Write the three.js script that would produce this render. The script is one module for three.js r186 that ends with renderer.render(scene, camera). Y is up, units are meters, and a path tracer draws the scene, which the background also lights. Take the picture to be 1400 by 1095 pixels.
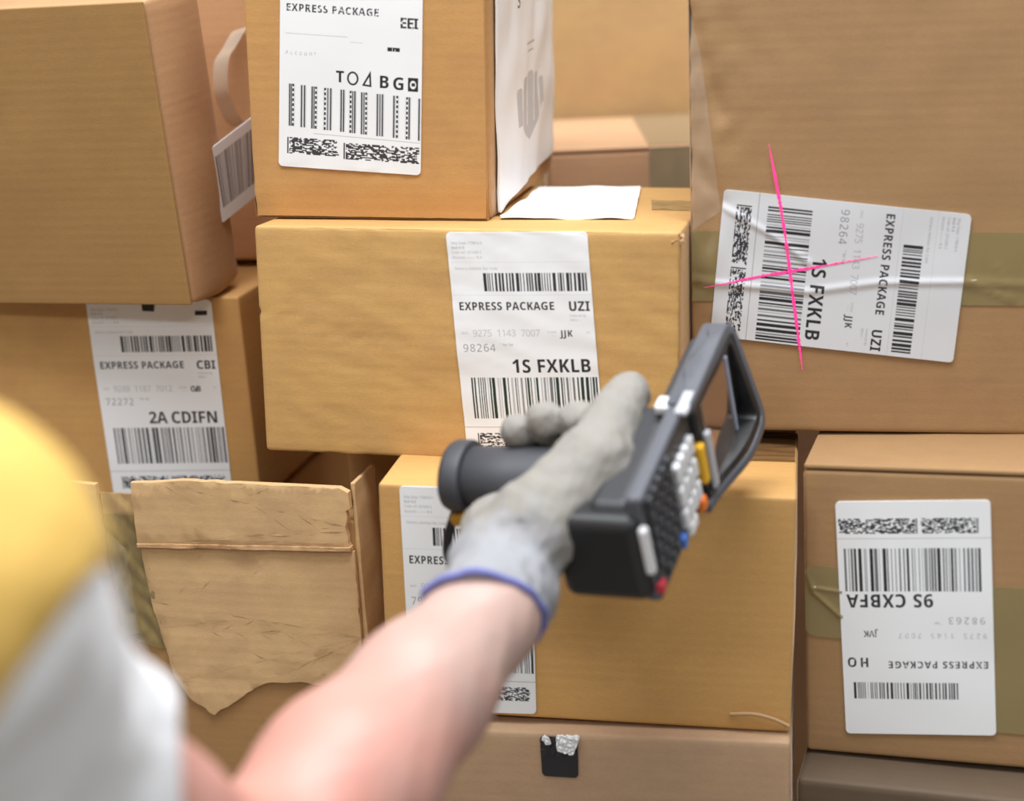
import * as THREE from 'three';
import { RectAreaLightUniformsLib } from 'three/addons/lights/RectAreaLightUniformsLib.js';
import { RoundedBoxGeometry } from 'three/addons/geometries/RoundedBoxGeometry.js';
import { mergeGeometries, mergeVertices, toCreasedNormals } from 'three/addons/utils/BufferGeometryUtils.js';
import { TessellateModifier } from 'three/addons/modifiers/TessellateModifier.js';
import { createNoise3D } from 'simplex-noise';

// ---------------------------------------------------------------- camera, light, exposure
const RAD = Math.PI / 180;
const scene = new THREE.Scene();
scene.background = new THREE.Color(0x0b0b0c);
const camera = new THREE.PerspectiveCamera(27.0, 1400 / 1095, 0.05, 60);
camera.position.set(0, 1.5, 0);
camera.rotation.set(-15.537 * RAD, 12.0032 * RAD, -2.5619 * RAD, 'YXZ');
camera.focus = 1.15;
camera.userData.fStop = 3.2;
camera.updateMatrixWorld(true);
const renderer = new THREE.WebGLRenderer({ antialias: true });
renderer.toneMapping = THREE.LinearToneMapping;
renderer.toneMappingExposure = 0.35;
renderer.shadowMap.enabled = true;
renderer.shadowMap.type = THREE.PCFSoftShadowMap;
RectAreaLightUniformsLib.init();
const LAMP_COLOR = new THREE.Color(0.95, 0.985, 1.02), LAMP_NITS = 46;
// x, height, z, width, depth, share of the strength
const LAMPS = [[-0.3, 2.75, -0.6, 1.5, 0.4, 1.0], [1.5, 3.6, 0.3, 1.2, 0.6, 0.55], [1.2, 3.6, 2.6, 1.2, 0.6, 1.1], [-1.35, 3.6, 0.6, 1.2, 0.6, 0.3], [-1.35, 3.6, 2.6, 1.2, 0.6, 1.2], [0.1, 3.6, -1.4, 1.2, 0.6, 1.1]];
const CEILING = 3.6;

// ---------------------------------------------------------------- small helpers
const rng = (seed) => () => { seed = (seed + 0x6d2b79f5) | 0; let t = Math.imul(seed ^ (seed >>> 15), 1 | seed); t = (t + Math.imul(t ^ (t >>> 7), 61 | t)) ^ t; return ((t ^ (t >>> 14)) >>> 0) / 4294967296; };
const noise = createNoise3D(rng(7)), clamp = THREE.MathUtils.clamp, lerp = THREE.MathUtils.lerp, sstep = THREE.MathUtils.smoothstep;
const V = (x, y, z) => new THREE.Vector3(x, y, z);
const used = new Map();
function numbered(name) { const n = used.get(name) ?? 0; used.set(name, n + 1); return n ? `${name}_${String(n).padStart(3, '0')}` : name; }
function thing(name, label, category, pos = [0, 0, 0], rot = [0, 0, 0], group) {
  const o = new THREE.Group(); o.name = numbered(name); scene.add(o);
  o.position.set(...pos); o.rotation.set(rot[1] * RAD, rot[0] * RAD, rot[2] * RAD, 'YXZ');
  o.userData = { label, category }; if (group) o.userData.group = group;
  return o;
}
function part(name, geo, mat, parent, label) {
  const m = new THREE.Mesh(geo, mat); m.name = name; m.castShadow = m.receiveShadow = true;
  if (label) m.userData.label = label;
  parent.add(m); return m;
}
function struct(name, geo, mat) { const m = part(name, geo, mat, scene); m.userData.kind = 'structure'; return m; }
function box(w, h, d, x, y, z, r = 0) { const g = r ? new RoundedBoxGeometry(w, h, d, 2, r) : new THREE.BoxGeometry(w, h, d); g.translate(x, y, z); return g; }
// normals shared by all vertices that lie at the same point
function smoothNormals(g) {
  const p = g.attributes.position, ix = g.index, key = (i) => `${Math.round(p.getX(i) * 2e5)},${Math.round(p.getY(i) * 2e5)},${Math.round(p.getZ(i) * 2e5)}`;
  const sum = new Map(), keys = []; for (let i = 0; i < p.count; i++) { const k = key(i); keys.push(k); if (!sum.has(k)) sum.set(k, V(0, 0, 0)); }
  const a = V(), b = V(), c = V();
  for (let t = 0; t < ix.count; t += 3) {
    const [i, j, k] = [ix.getX(t), ix.getX(t + 1), ix.getX(t + 2)];
    a.fromBufferAttribute(p, i); b.fromBufferAttribute(p, j).sub(a); c.fromBufferAttribute(p, k).sub(a); b.cross(c);
    for (const q of [i, j, k]) sum.get(keys[q]).add(b);
  }
  const n = new Float32Array(p.count * 3);
  keys.forEach((k, i) => { const v = sum.get(k).clone().normalize(); n.set([v.x, v.y, v.z], i * 3); });
  g.setAttribute('normal', new THREE.BufferAttribute(n, 3)); return g;
}
function gridGeo(nu, nv, at, uvAt) {   // a grid of (nu+1)(nv+1) points; at(i, j) returns a Vector3
  const pos = [], uv = [], ix = [];
  for (let j = 0; j <= nv; j++) for (let i = 0; i <= nu; i++) { const p = at(i, j); pos.push(p.x, p.y, p.z); uv.push(...uvAt(i, j, p)); }
  for (let j = 0; j < nv; j++) for (let i = 0; i < nu; i++) { const a = j * (nu + 1) + i, b = a + 1, c = a + nu + 1, d = c + 1; ix.push(a, b, d, a, d, c); }
  const g = new THREE.BufferGeometry();
  g.setAttribute('position', new THREE.Float32BufferAttribute(pos, 3)); g.setAttribute('uv', new THREE.Float32BufferAttribute(uv, 2)); g.setIndex(ix);
  return g;
}

// ---------------------------------------------------------------- cardboard, tape, paper
const TILE = 0.4;
function boardTextures() {
  const N = 1024, col = new Uint8Array(N * N * 4), bmp = new Uint8Array(N * N * 4), r = rng(11), T = Math.PI * 2;
  const per = (u, v, fx, fy, s) => noise(Math.cos(u * T) * fx + s, Math.sin(u * T) * fx + v * 0, 0) * 0 + noise(u * fx * 4, v * fy * 4, s);
  for (let y = 0; y < N; y++) for (let x = 0; x < N; x++) {
    const u = x / N, v = y / N, i = (y * N + x) * 4;
    // blotches fade to zero at the tile border so that repeats join
    const w = Math.min(1, Math.min(u, 1 - u, v, 1 - v) * 8);
    const blot = (per(u, v, 1.2, 1.6, 3) * 0.55 + per(u, v, 4, 6, 9) * 0.45) * w;
    const fibre = noise(u * 60, v * 330, 5) * 0.6 + noise(u * 160, v * 420, 8) * 0.4, flute = Math.sin(v * T * 56) * 0.5 + noise(u * 3, v * 60, 2) * 0.5, grain = r() - 0.5;
    const k = 232 + blot * 7 + fibre * 5.5 + flute * 2.2 + grain * 11, speck = r() > 0.9985 ? 26 : 0;
    col[i] = clamp(k - speck, 0, 255); col[i + 1] = clamp(k - 1 - speck + blot * 1.5, 0, 255); col[i + 2] = clamp(k - 4 - speck - blot * 3, 0, 255); col[i + 3] = 255;
    const h = 128 + flute * 34 + fibre * 22 + grain * 16; bmp[i] = bmp[i + 1] = bmp[i + 2] = clamp(h, 0, 255); bmp[i + 3] = 255;
  }
  const mk = (d, srgb) => { const t = new THREE.DataTexture(d, N, N); t.wrapS = t.wrapT = THREE.RepeatWrapping; t.magFilter = THREE.LinearFilter; t.minFilter = THREE.LinearMipmapLinearFilter; t.generateMipmaps = true; if (srgb) t.colorSpace = THREE.SRGBColorSpace; t.needsUpdate = true; return t; };
  return [mk(col, true), mk(bmp, false)];
}
const [BOARD, BOARD_BUMP] = boardTextures();
const board = (hex, rough = 0.72) => new THREE.MeshPhysicalMaterial({ color: new THREE.Color(hex).multiply(new THREE.Color(1.05, 1, 0.93)), map: BOARD, bumpMap: BOARD_BUMP, bumpScale: 0.00025, roughness: rough, sheen: 1, sheenRoughness: 0.35, sheenColor: new THREE.Color(0xffe6cf) });
const KRAFT = board(0xcc9c62), KRAFT_DARK = board(0xac8653), KRAFT_PINK = board(0xd0a077), KRAFT_BLUSH = board(0xe6bc98), KRAFT_PALE = board(0xe0bd90), KRAFT_WARM = board(0xd0a265), KRAFT_GREY = board(0xc8a88b), KRAFT_SHADED = board(0x635343), KRAFT_EDGE = board(0xdcb68c), KRAFT_TORN = board(0xb48c5e), KRAFT_GOLD = board(0xd4aa6c), KRAFT_ROSE = board(0xab8861), KRAFT_BROWN = board(0xd6a868), KRAFT_LIGHT = board(0xc8a676);
const tape = (hex, opacity, rough = 0.16) => new THREE.MeshPhysicalMaterial({ color: hex, roughness: rough, transparent: true, opacity, clearcoat: 0.6, clearcoatRoughness: 0.12 });
const TAPE_OLIVE = tape(0x9a8a5c, 0.62), TAPE_BROWN = tape(0x7d5c3a, 0.75, 0.12), TAPE_CLEAR = tape(0xe9e2d4, 0.12, 0.1), TAPE_PALE = tape(0xb5a888, 0.7, 0.25);
const PAPER = new THREE.MeshPhysicalMaterial({ color: 0xeeeef0, roughness: 0.45, clearcoat: 0.15, clearcoatRoughness: 0.4 });

// A box with soft edges and faces that bulge, wrinkle or dent: x 0..W, y 0..H, z -D..0.
function softBox(W, H, D, { r = 0.003, cell = 0.008, disp, seed = 0 } = {}) {
  const L = [W, H, D], line = (len) => { const n = Math.max(2, Math.round((len - 2 * r) / cell)), a = [0, r * 0.3]; for (let i = 0; i <= n; i++) a.push(r + ((len - 2 * r) * i) / n); a.push(len - r * 0.3, len); return a; };
  const geos = [], rr = rng(seed + 1), uo = rr(), vo = rr();
  const faces = [['front', 0, 1, 2, 1], ['back', 0, 1, 2, -1], ['right', 2, 1, 0, 1], ['left', 2, 1, 0, -1], ['top', 0, 2, 1, 1], ['bottom', 0, 2, 1, -1]];
  for (const [face, a, b, c, s] of faces) {
    const la = line(L[a]), lb = line(L[b]);
    // turn the grid so that its front side looks outwards
    const flip = (face === 'back' || face === 'right' || face === 'top') ;
    const at = (i, j) => {
      const q = [0, 0, 0]; q[a] = la[flip ? la.length - 1 - i : i]; q[b] = lb[j]; q[c] = s > 0 ? L[c] : 0;
      const inn = q.map((x, k) => clamp(x, r, L[k] - r)), n = V(q[0] - inn[0], q[1] - inn[1], q[2] - inn[2]).normalize();
      let dd = r; if (disp) dd += disp(face, q[0], q[1], D - q[2]);
      return V(inn[0] + n.x * dd, inn[1] + n.y * dd, inn[2] + n.z * dd - D);
    };
    geos.push(gridGeo(la.length - 1, lb.length - 1, at, (i, j) => { const u = la[flip ? la.length - 1 - i : i], v = lb[j]; return [u / TILE + uo, v / TILE + vo]; }));
  }
  return smoothNormals(mergeGeometries(geos));
}
// A thin sheet stuck on one face of a box. quad: four face points (top-left, top-right, bottom-right, bottom-left as the sheet's own print is read).
function sheet(toFace, quad, { off = 0.0007, thick = 0.0004, corner = 0.003, nu = 24, nv = 36, disp } = {}) {
  const W = (Math.hypot(quad[1][0] - quad[0][0], quad[1][1] - quad[0][1]) + Math.hypot(quad[2][0] - quad[3][0], quad[2][1] - quad[3][1])) / 2;
  const H = (Math.hypot(quad[3][0] - quad[0][0], quad[3][1] - quad[0][1]) + Math.hypot(quad[2][0] - quad[1][0], quad[2][1] - quad[1][1])) / 2;
  const line = (len, n) => { const a = corner > 0 ? [0, 0.2, 0.45, 0.7].map((k) => k * corner) : [0], e = corner > 0 ? [0.7, 0.45, 0.2, 0].map((k) => len - k * corner) : [len]; const m = []; for (let i = corner > 0 ? 0 : 1; i <= (corner > 0 ? n : n - 1); i++) m.push(corner + ((len - 2 * corner) * i) / n); return [...a, ...m, ...e]; };
  const xs = line(W, nu), ys = line(H, nv);
  const place = (x, y, lift) => {
    const cx = x < corner ? corner : x > W - corner ? W - corner : null, cy = y < corner ? corner : y > H - corner ? H - corner : null;
    if (corner > 0 && cx !== null && cy !== null) { const dx = x - cx, dy = y - cy, m = Math.max(Math.abs(dx), Math.abs(dy)), l = Math.hypot(dx, dy); if (l > 0) { x = cx + (dx * m) / l; y = cy + (dy * m) / l; } }
    const s = x / W, t = y / H, f = (k) => lerp(lerp(quad[0][k], quad[1][k], s), lerp(quad[3][k], quad[2][k], s), t), u = f(0), v = f(1);
    return [toFace(u, v, lift + (disp ? disp(u, v, s, t) : 0)), s, 1 - t];
  };
  const nx = xs.length - 1, ny = ys.length - 1, uvs = (i, j) => { const q = place(xs[i], ys[ny - j], 0); return [q[1], q[2]]; };
  const topG = gridGeo(nx, ny, (i, j) => place(xs[i], ys[ny - j], off + thick)[0], uvs);
  const ring = []; for (let i = 0; i < nx; i++) ring.push([i, ny]); for (let j = ny; j > 0; j--) ring.push([nx, j]); for (let i = nx; i > 0; i--) ring.push([i, 0]); for (let j = 0; j <= 0; j++) ring.push([0, 0]); for (let j = 1; j <= ny; j++) ring.push([0, j]);
  const skirt = gridGeo(ring.length - 1, 1, (k, h) => { const [i, j] = ring[k]; return place(xs[i], ys[j], h ? off + thick : Math.min(off, 0.0001))[0]; }, (k) => uvs(ring[k][0], ny - ring[k][1]));
  const g = mergeGeometries([topG, skirt]);
  g.computeVertexNormals();
  return g;
}

// ---------------------------------------------------------------- printed labels
function bars(ctx, x, y, w, h, seed, { dense = 0.5, ink = '#1b1b1e', soft = 0 } = {}) {
  const r = rng(seed); let p = x; const unit = w / 96;
  while (p < x + w - unit) {
    const bw = unit * [1, 1, 1.6, 2.2, 3.2][Math.floor(r() * 5)] * dense * 1.4, gap = unit * [0.8, 1, 1.5, 2][Math.floor(r() * 4)];
    ctx.fillStyle = soft && r() < soft ? ['#8f9092', '#b9babd', '#6f7072'][Math.floor(r() * 3)] : ink;
    ctx.fillRect(p, y, Math.min(bw, x + w - p), h); p += bw + gap;
  }
}
function code2d(ctx, x, y, w, h, seed) {
  const r = rng(seed), c = h / 15, nx = Math.round(w / c);
  ctx.fillStyle = '#333338';
  ctx.fillRect(x, y, c * 1.2, h);
  for (let j = 0; j < 15; j++) { let i = 2; while (i < nx - 1) { const run = 1 + Math.floor(r() * 3); if (r() < 0.55) ctx.fillRect(x + i * c, y + j * c, run * c, c * 1.08); i += run; } }
}
const tracked = (ctx, s, x, y, w) => { const m = ctx.measureText(s).width, step = s.length > 1 ? (w - m) / (s.length - 1) : 0; let p = x; for (const ch of s) { ctx.fillText(ch, p, y); p += ctx.measureText(ch).width + step; } };
function printed(draw) {
  const c = document.createElement('canvas'); c.width = 630; c.height = 1008; const ctx = c.getContext('2d');
  ctx.fillStyle = '#ececed'; ctx.fillRect(0, 0, 630, 1008); ctx.scale(6.3, 6.3); draw(ctx);
  const t = new THREE.CanvasTexture(c); t.colorSpace = THREE.SRGBColorSpace; t.anisotropy = 8;
  return new THREE.MeshPhysicalMaterial({ map: t, roughness: 0.42, clearcoat: 0.12, clearcoatRoughness: 0.35 });
}
function fine(ctx) {
  ctx.fillStyle = '#a8a8ab'; ctx.font = '2.5px sans-serif';
  ctx.fillText('Ship Date: 170816 h', 3, 8.6); ctx.fillStyle = '#98989b'; ctx.fillText('Mail N B', 3, 11.8); ctx.fillStyle = '#b0b0b3'; ctx.fillText('Code ref: 201668-2', 3, 15); ctx.fillText('Account: -------- N A', 3, 18.4);
  ctx.fillStyle = '#d9d9db'; ctx.fillRect(0, 20.4, 100, 0.3);
  ctx.fillStyle = '#b4b4b7'; ctx.font = '2.6px sans-serif'; ctx.fillText('Delivery Address Bar Code', 4, 26.2);
}
function expressLabel({ code, sub, number, zip, big, seed, ink = '#27272a', ink2 = ink }) {
  return printed((ctx) => {
    fine(ctx);
    bars(ctx, 24, 28, 74.5, 12.5, 4, { ink, dense: 0.62 });
    ctx.fillStyle = '#d6d6d8'; ctx.fillRect(0, 43, 100, 0.3);
    ctx.fillStyle = ink; ctx.font = 'bold 7.6px sans-serif'; tracked(ctx, 'EXPRESS PACKAGE', 4.2, 53.6, 69);
    ctx.font = 'bold 9.4px sans-serif'; tracked(ctx, code, 82.5, 54, 15.6);
    ctx.fillStyle = '#b4b4b7'; ctx.font = '2.3px sans-serif'; ctx.fillText('Ordered By', 83, 58.6); ctx.fillText('08021 --', 83, 61.6);
    ctx.fillStyle = '#c0c0c3'; ctx.font = '2.4px sans-serif'; ctx.fillText('MAIL', 4.5, 70.4); ctx.font = '6.6px monospace'; tracked(ctx, number, 12.5, 72, 49);
    ctx.font = '2.4px sans-serif'; ctx.fillText('FORM', 66.5, 70); ctx.fillText('-----', 69, 72.4); ctx.fillText('#1', 94, 70.4);
    ctx.fillStyle = ink; ctx.font = 'bold 6.2px sans-serif'; tracked(ctx, sub, 75.6, 72, 8.6);
    ctx.fillStyle = '#97979b'; ctx.font = '7.6px monospace'; tracked(ctx, zip, 4.5, 82.6, 24); ctx.font = '2.6px sans-serif'; ctx.fillText('" for', 32, 79); ctx.fillText('for', 38, 79);
    ctx.fillStyle = ink; ctx.font = 'bold 13px sans-serif'; tracked(ctx, big, 38.6, 97.6, 57);
    bars(ctx, 8, 101, 91, 29, seed, { ink: ink2, dense: 0.5, soft: 0.55 });
    ctx.fillStyle = ink2; ctx.fillRect(8, 101, 1.1, 29); ctx.fillRect(97.6, 101, 1.2, 29);
    ctx.fillStyle = '#a9a9ad'; ctx.fillRect(0, 136, 100, 0.45);
    code2d(ctx, 9, 140.5, 39, 10, seed + 3); code2d(ctx, 51, 140.5, 44, 10, seed + 5);
  });
}
function wornPrint(ctx, s, x, y, w, seed, cut = 0.35) {   // print with missing slivers, as a worn head leaves it
  const h = parseFloat(/([\d.]+)px/.exec(ctx.font)[1]) * 0.75, r = rng(seed); tracked(ctx, s, x, y, w);
  const keep = ctx.fillStyle; ctx.fillStyle = '#ececed';
  for (let i = 0; i < w * 1.2; i++) if (r() < cut) ctx.fillRect(x + (i / 1.2), y - h * r(), 0.35 + 0.5 * r(), h * 0.3 * (0.4 + r()));
  ctx.fillStyle = keep;
}
const INK = '#232327';
const PRINT_CENTRE = expressLabel({ code: 'UZI', sub: 'JJK', number: '9275 1143 7007', zip: '98264', big: '1S FXKLB', seed: 21, ink2: '#1c2f26' });
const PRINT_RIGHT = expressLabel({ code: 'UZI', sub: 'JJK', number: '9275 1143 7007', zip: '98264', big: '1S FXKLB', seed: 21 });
const PRINT_LEFT = expressLabel({ code: 'CBI', sub: 'CVB', number: '9288 1187 7012', zip: '72272', big: '2A CDIFN', seed: 33 });
const PRINT_LOW = expressLabel({ code: 'CBI', sub: 'JVB', number: '9281 1190 7012', zip: '79273', big: '2A CDIFN', seed: 52 });
const PRINT_TURNED = printed((ctx) => {   // the label that stands on its head
  bars(ctx, 24, 25, 70, 11.5, 61, { ink: INK, dense: 0.5, soft: 0.12 });
  ctx.fillStyle = INK; ctx.font = 'bold 6.6px sans-serif'; wornPrint(ctx, 'EXPRESS PACKAGE', 3.5, 51.5, 66, 5, 0.5);
  ctx.font = 'bold 9px sans-serif'; wornPrint(ctx, 'HO', 82, 54, 15, 8, 0.25);
  ctx.fillStyle = '#b0b0b3'; ctx.font = '5px monospace'; wornPrint(ctx, '9275 1143 7007', 4, 70.5, 58, 9, 0.6);
  ctx.fillStyle = '#55555a'; ctx.font = 'bold 6px sans-serif'; wornPrint(ctx, 'JVK', 76, 72, 9, 6, 0.3);
  ctx.fillStyle = '#98989c'; ctx.font = '6.6px sans-serif'; tracked(ctx, '98263', 5, 82, 24); ctx.font = '2.6px sans-serif'; ctx.fillText('" for', 33, 79);
  ctx.fillStyle = INK; ctx.font = 'bold 12.4px sans-serif'; tracked(ctx, '9S CXBFA', 38, 97, 57.5);
  bars(ctx, 7, 99.5, 91, 29, 71, { ink: INK, dense: 0.5, soft: 0.55 });
  ctx.fillStyle = '#b5b5b8'; ctx.fillRect(0, 135, 100, 0.4);
  code2d(ctx, 8, 138.5, 36, 10, 14); code2d(ctx, 47, 138.5, 51, 10, 15);
});
PRINT_RIGHT.color.set(0xe4e4e6);  // sideways label tinted darker, lens vignetting put into its paper colour
const PRINT_TOP = printed((ctx) => {      // smeared print: paired bars with stitched edges
  ctx.fillStyle = INK; ctx.font = 'bold 7px sans-serif'; ctx.save(); wornPrint(ctx, 'EXPRESS PACKAGE', 4, 51, 66, 3, 0.65); ctx.restore();
  ctx.font = 'bold 10px sans-serif'; wornPrint(ctx, 'EEI', 84, 58.5, 13.5, 12, 0.25);
  ctx.fillStyle = '#18181a'; ctx.fillRect(76, 72, 8.5, 2.6); ctx.fillStyle = '#ececed'; ctx.fillRect(79.2, 72, 0.4, 2.6); ctx.fillRect(81, 73, 0.5, 1.6);
  ctx.fillStyle = '#c4c4c7'; ctx.fillRect(4, 66.5, 44, 0.5); ctx.fillRect(50, 70, 9, 0.4); ctx.fillStyle = '#b0b0b3'; ctx.font = '4px sans-serif'; wornPrint(ctx, 'Account', 4, 81, 22, 4, 0.6);
  ctx.fillStyle = INK; ctx.font = 'bold 11px sans-serif'; ctx.fillText('T', 40, 98.5); ctx.font = '11px sans-serif';
  ctx.lineWidth = 1.2; ctx.strokeStyle = INK;
  ctx.beginPath(); ctx.ellipse(52, 95, 3.4, 4.2, 0, 0, 7); ctx.stroke();
  ctx.beginPath(); ctx.moveTo(64, 91); ctx.lineTo(59.5, 99); ctx.lineTo(64.5, 99.5); ctx.closePath(); ctx.stroke();
  ctx.font = 'bold 12px sans-serif'; ctx.fillText('B', 70, 100.5); ctx.fillText('G', 79.6, 101); ctx.fillRect(90.5, 92, 7, 9.4); ctx.fillStyle = '#ececed'; ctx.beginPath(); ctx.ellipse(94, 96.8, 2.2, 3, 0, 0, 7); ctx.fill(); ctx.fillStyle = INK; ctx.fillRect(93, 95.6, 2.4, 2.2);
  const xs = [7, 15.5, 23, 32, 43.5, 50, 58, 69, 80.5, 89.5, 98], ws = [3.4, 3, 3.6, 5, 2.6, 4, 4, 4.4, 3.2, 2.6, 1], r = rng(9);
  xs.forEach((x, i) => {
    const y0 = 101.5 + i * 0.45, h = 29.5;
    ctx.fillStyle = '#d4d4d7'; ctx.fillRect(x - 0.6, y0, ws[i] + 1.4, h);
    ctx.fillStyle = INK; ctx.fillRect(x, y0, 0.9, h); if (ws[i] > 1) ctx.fillRect(x + ws[i] - 0.9, y0, 0.9, h);
    if (i % 3 !== 1) for (let k = 0; k < 17; k++) { ctx.fillStyle = k % 2 ? '#ececed' : INK; ctx.fillRect(x + (i % 2 ? 0 : ws[i] - 1.1), y0 + (k * h) / 17, 1.2, (h / 17) * 0.75); }
    if (ws[i] > 3.3) { ctx.fillStyle = '#55555a'; ctx.fillRect(x + ws[i] / 2 - 0.4, y0, 0.8, h); }
  });
  ctx.fillStyle = '#b2b2b6'; ctx.save(); ctx.rotate(0.025); ctx.fillRect(28, 134.5, 75, 0.4); ctx.restore();
  code2d(ctx, 6, 139, 36, 11.5, 44); code2d(ctx, 46, 140.5, 52, 11.5, 46);
});
const PRINT_SIDE = printed((ctx) => { ctx.fillStyle = '#c9c9cc'; bars(ctx, 8, 22, 90, 110, 81, { ink: '#3b3b3f', dense: 0.6, soft: 0.3 }); });
const PRINT_POUCH = printed((ctx) => {    // packing-list paper with a hand mark, read along its long side
  ctx.fillStyle = '#f6f6f7'; ctx.fillRect(0, 0, 100, 160);
  ctx.fillStyle = '#c3c4c7'; const f = (x, y, w, h) => { ctx.beginPath(); ctx.roundRect(x, y, w, h, 2); ctx.fill(); };
  f(30, 112, 8, 18); f(40, 108, 8, 24); f(50, 107, 8, 26); f(60, 109, 7, 22); f(69, 113, 6, 14);
  ctx.beginPath(); ctx.moveTo(30, 124); ctx.lineTo(75, 122); ctx.lineTo(66, 134); ctx.lineTo(52, 141); ctx.lineTo(42, 135); ctx.closePath(); ctx.fill();
  ctx.fillStyle = '#f6f6f7'; for (const x of [38.4, 48.4, 58.4, 67.4]) ctx.fillRect(x, 107, 1.4, 26);
  ctx.fillStyle = '#bdbdc1'; ctx.fillRect(46, 92, 14, 1.2); ctx.fillRect(48, 96, 10, 1); ctx.fillStyle = '#7a7a7e'; ctx.font = 'bold 9px sans-serif'; ctx.fillText('S', 30, 74);
});

// ---------------------------------------------------------------- cartons
function carton(label, pos, rot, W, H, D, mat, { front = false, flaps = false, seed = 1, bulge = 0.0012, r = 0.003, disp, name = 'cardboard_box', cell = 0.008, group, panelMat = mat } = {}) {
  const o = thing(name, label, 'box', pos, rot, group);
  const T = 0.0032, gap = 0.0007, base = (face, x, y, z) => {
    const s = (v, L) => Math.sin(Math.PI * clamp(v / L, 0, 1));
    let d = 0; const n = noise(x * 14 + seed * 9, y * 14, z * 14 + seed);
    if (face === 'front' || face === 'back') d = bulge * s(x, W) * s(y, H) * (0.7 + 0.5 * n);
    else if (face === 'right' || face === 'left') d = bulge * s(z, D) * s(y, H) * (0.7 + 0.5 * n);
    else d = bulge * 0.5 * s(z, D) * s(x, W) * n;
    return d + (disp ? disp(face, x, y, z) : 0);
  };
  const fz = front ? T + gap : 0, ty = flaps ? T + gap : 0;
  const g = softBox(W, H - ty, D - fz, { r, cell, seed, disp: (f, x, y, z) => base(f, x, y, z + (f === 'front' ? 0 : 0)) });
  g.translate(0, 0, -fz);
  part('carton_body', g, mat, o);
  if (front) { const p = softBox(W - 0.0006, H - ty - 0.001, T, { r: 0.0012, cell, seed: seed + 5, disp: (f, x, y) => (f === 'front' || f === 'back' ? (f === 'front' ? 1 : -1) * base('front', x, y, 0) : 0) }); p.translate(0, 0.0005, 0); part('front_panel', p, panelMat, o); }
  if (flaps) {   // two top flaps that meet along the middle
    for (const k of [0, 1]) { const p = softBox(W - 0.0012, T, D / 2 - 0.0008, { r: 0.0011, cell, seed: seed + 7 + k, disp: (f, x, y, z) => (f === 'top' ? base('top', x, H, z + k * D / 2) : 0) }); p.translate(0.0006, H - T, -k * (D / 2 + 0.0004)); part('top_flap', p, mat, o); }
  }
  const to = {
    front: (u, v, l) => V(u, v, l + base('front', u, v, 0)), right: (u, v, l) => V(W + l + base('right', W, v, u), v, -u),
    top: (u, v, l) => V(u, H + l + base('top', u, H, v), -v), left: (u, v, l) => V(-l - base('left', 0, v, u), v, -u),
  };
  return { o, to, W, H, D, base };
}
const gauss = (d, w) => Math.exp(-(d * d) / (2 * w * w));
function segDist(x, y, pts) { let m = 1e9; for (let i = 0; i + 1 < pts.length; i++) { const [ax, ay] = pts[i], [bx, by] = pts[i + 1], dx = bx - ax, dy = by - ay, t = clamp(((x - ax) * dx + (y - ay) * dy) / (dx * dx + dy * dy), 0, 1); m = Math.min(m, Math.hypot(x - ax - t * dx, y - ay - t * dy)); } return m; }
const ridge = (pts, w, h) => (x, y) => h * gauss(segDist(x, y, pts), w);

// left column, upper
const A = carton('large dark brown box leaning in the top left, tilted barcode sticker on its narrow side', [-0.8717, 1.244, -1.164], [-6.09, 5.7, 0.87], 0.4, 0.2195, 0.0786, board(0xc49a74), {
  front: true, panelMat: KRAFT_DARK, seed: 3, bulge: 0.002, r: 0.004, disp: (f, x, y, z) => (f === 'right' ? 0.005 * Math.sin(Math.PI * clamp(z / 0.0786, 0, 1)) : 0),  // body paler than the front panel: light on its side put into colour
});
part('barcode_sticker', sheet((u, v, l) => V(0.4 + 0.0048 + l + 0.12 * Math.max(0, u - 0.05) ** 2, v, -u), [[0.0518, 0.1039], [0.1304, 0.1126], [0.1134, 0.053], [0.0546, 0.0476]], { corner: 0.002, nu: 20, nv: 12 }), PRINT_SIDE, A.o, 'white sticker with one broad barcode');

// upper centre
const B = carton('box standing on the long middle box, smeared label in front, white pouch at its side', [-0.404, 1.3213, -1.0803], [0.64, -0.62, -1.58], 0.1636, 0.25, 0.2621, KRAFT, {
  front: true, seed: 8, bulge: 0.001, disp: (f, x, y) => (f === 'front' ? -0.0016 * gauss(y - 0.004, 0.005) * 1 + 0.0005 * noise(x * 60, y * 90, 4) * gauss(y - 0.02, 0.012) : 0),
});
part('shipping_label', sheet(B.to.front, [[0.0284, 0.1878], [0.1242, 0.1805], [0.1179, 0.0306], [0.0189, 0.036]]), PRINT_TOP, B.o, 'white shipping label with smeared bars');
part('document_pouch', sheet(B.to.right, [[0.0265, 0.245], [0.2568, 0.245], [0.2583, 0.0186], [0.0241, 0.0018]], { corner: 0.002, off: 0.0012, disp: (u, v) => 0.0014 * noise(u * 22, v * 16, 3) + 0.001 }), PRINT_POUCH, B.o, 'white document pouch with a grey hand mark');
part('packing_tape', sheet(B.to.right, [[0.006, 0.06], [0.258, 0.075], [0.258, 0.012], [0.006, 0.001]], { corner: 0, off: 0.0002, disp: (u, v) => 0.001 * noise(u * 30, v * 40, 9) }), TAPE_CLEAR, B.o);

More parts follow.
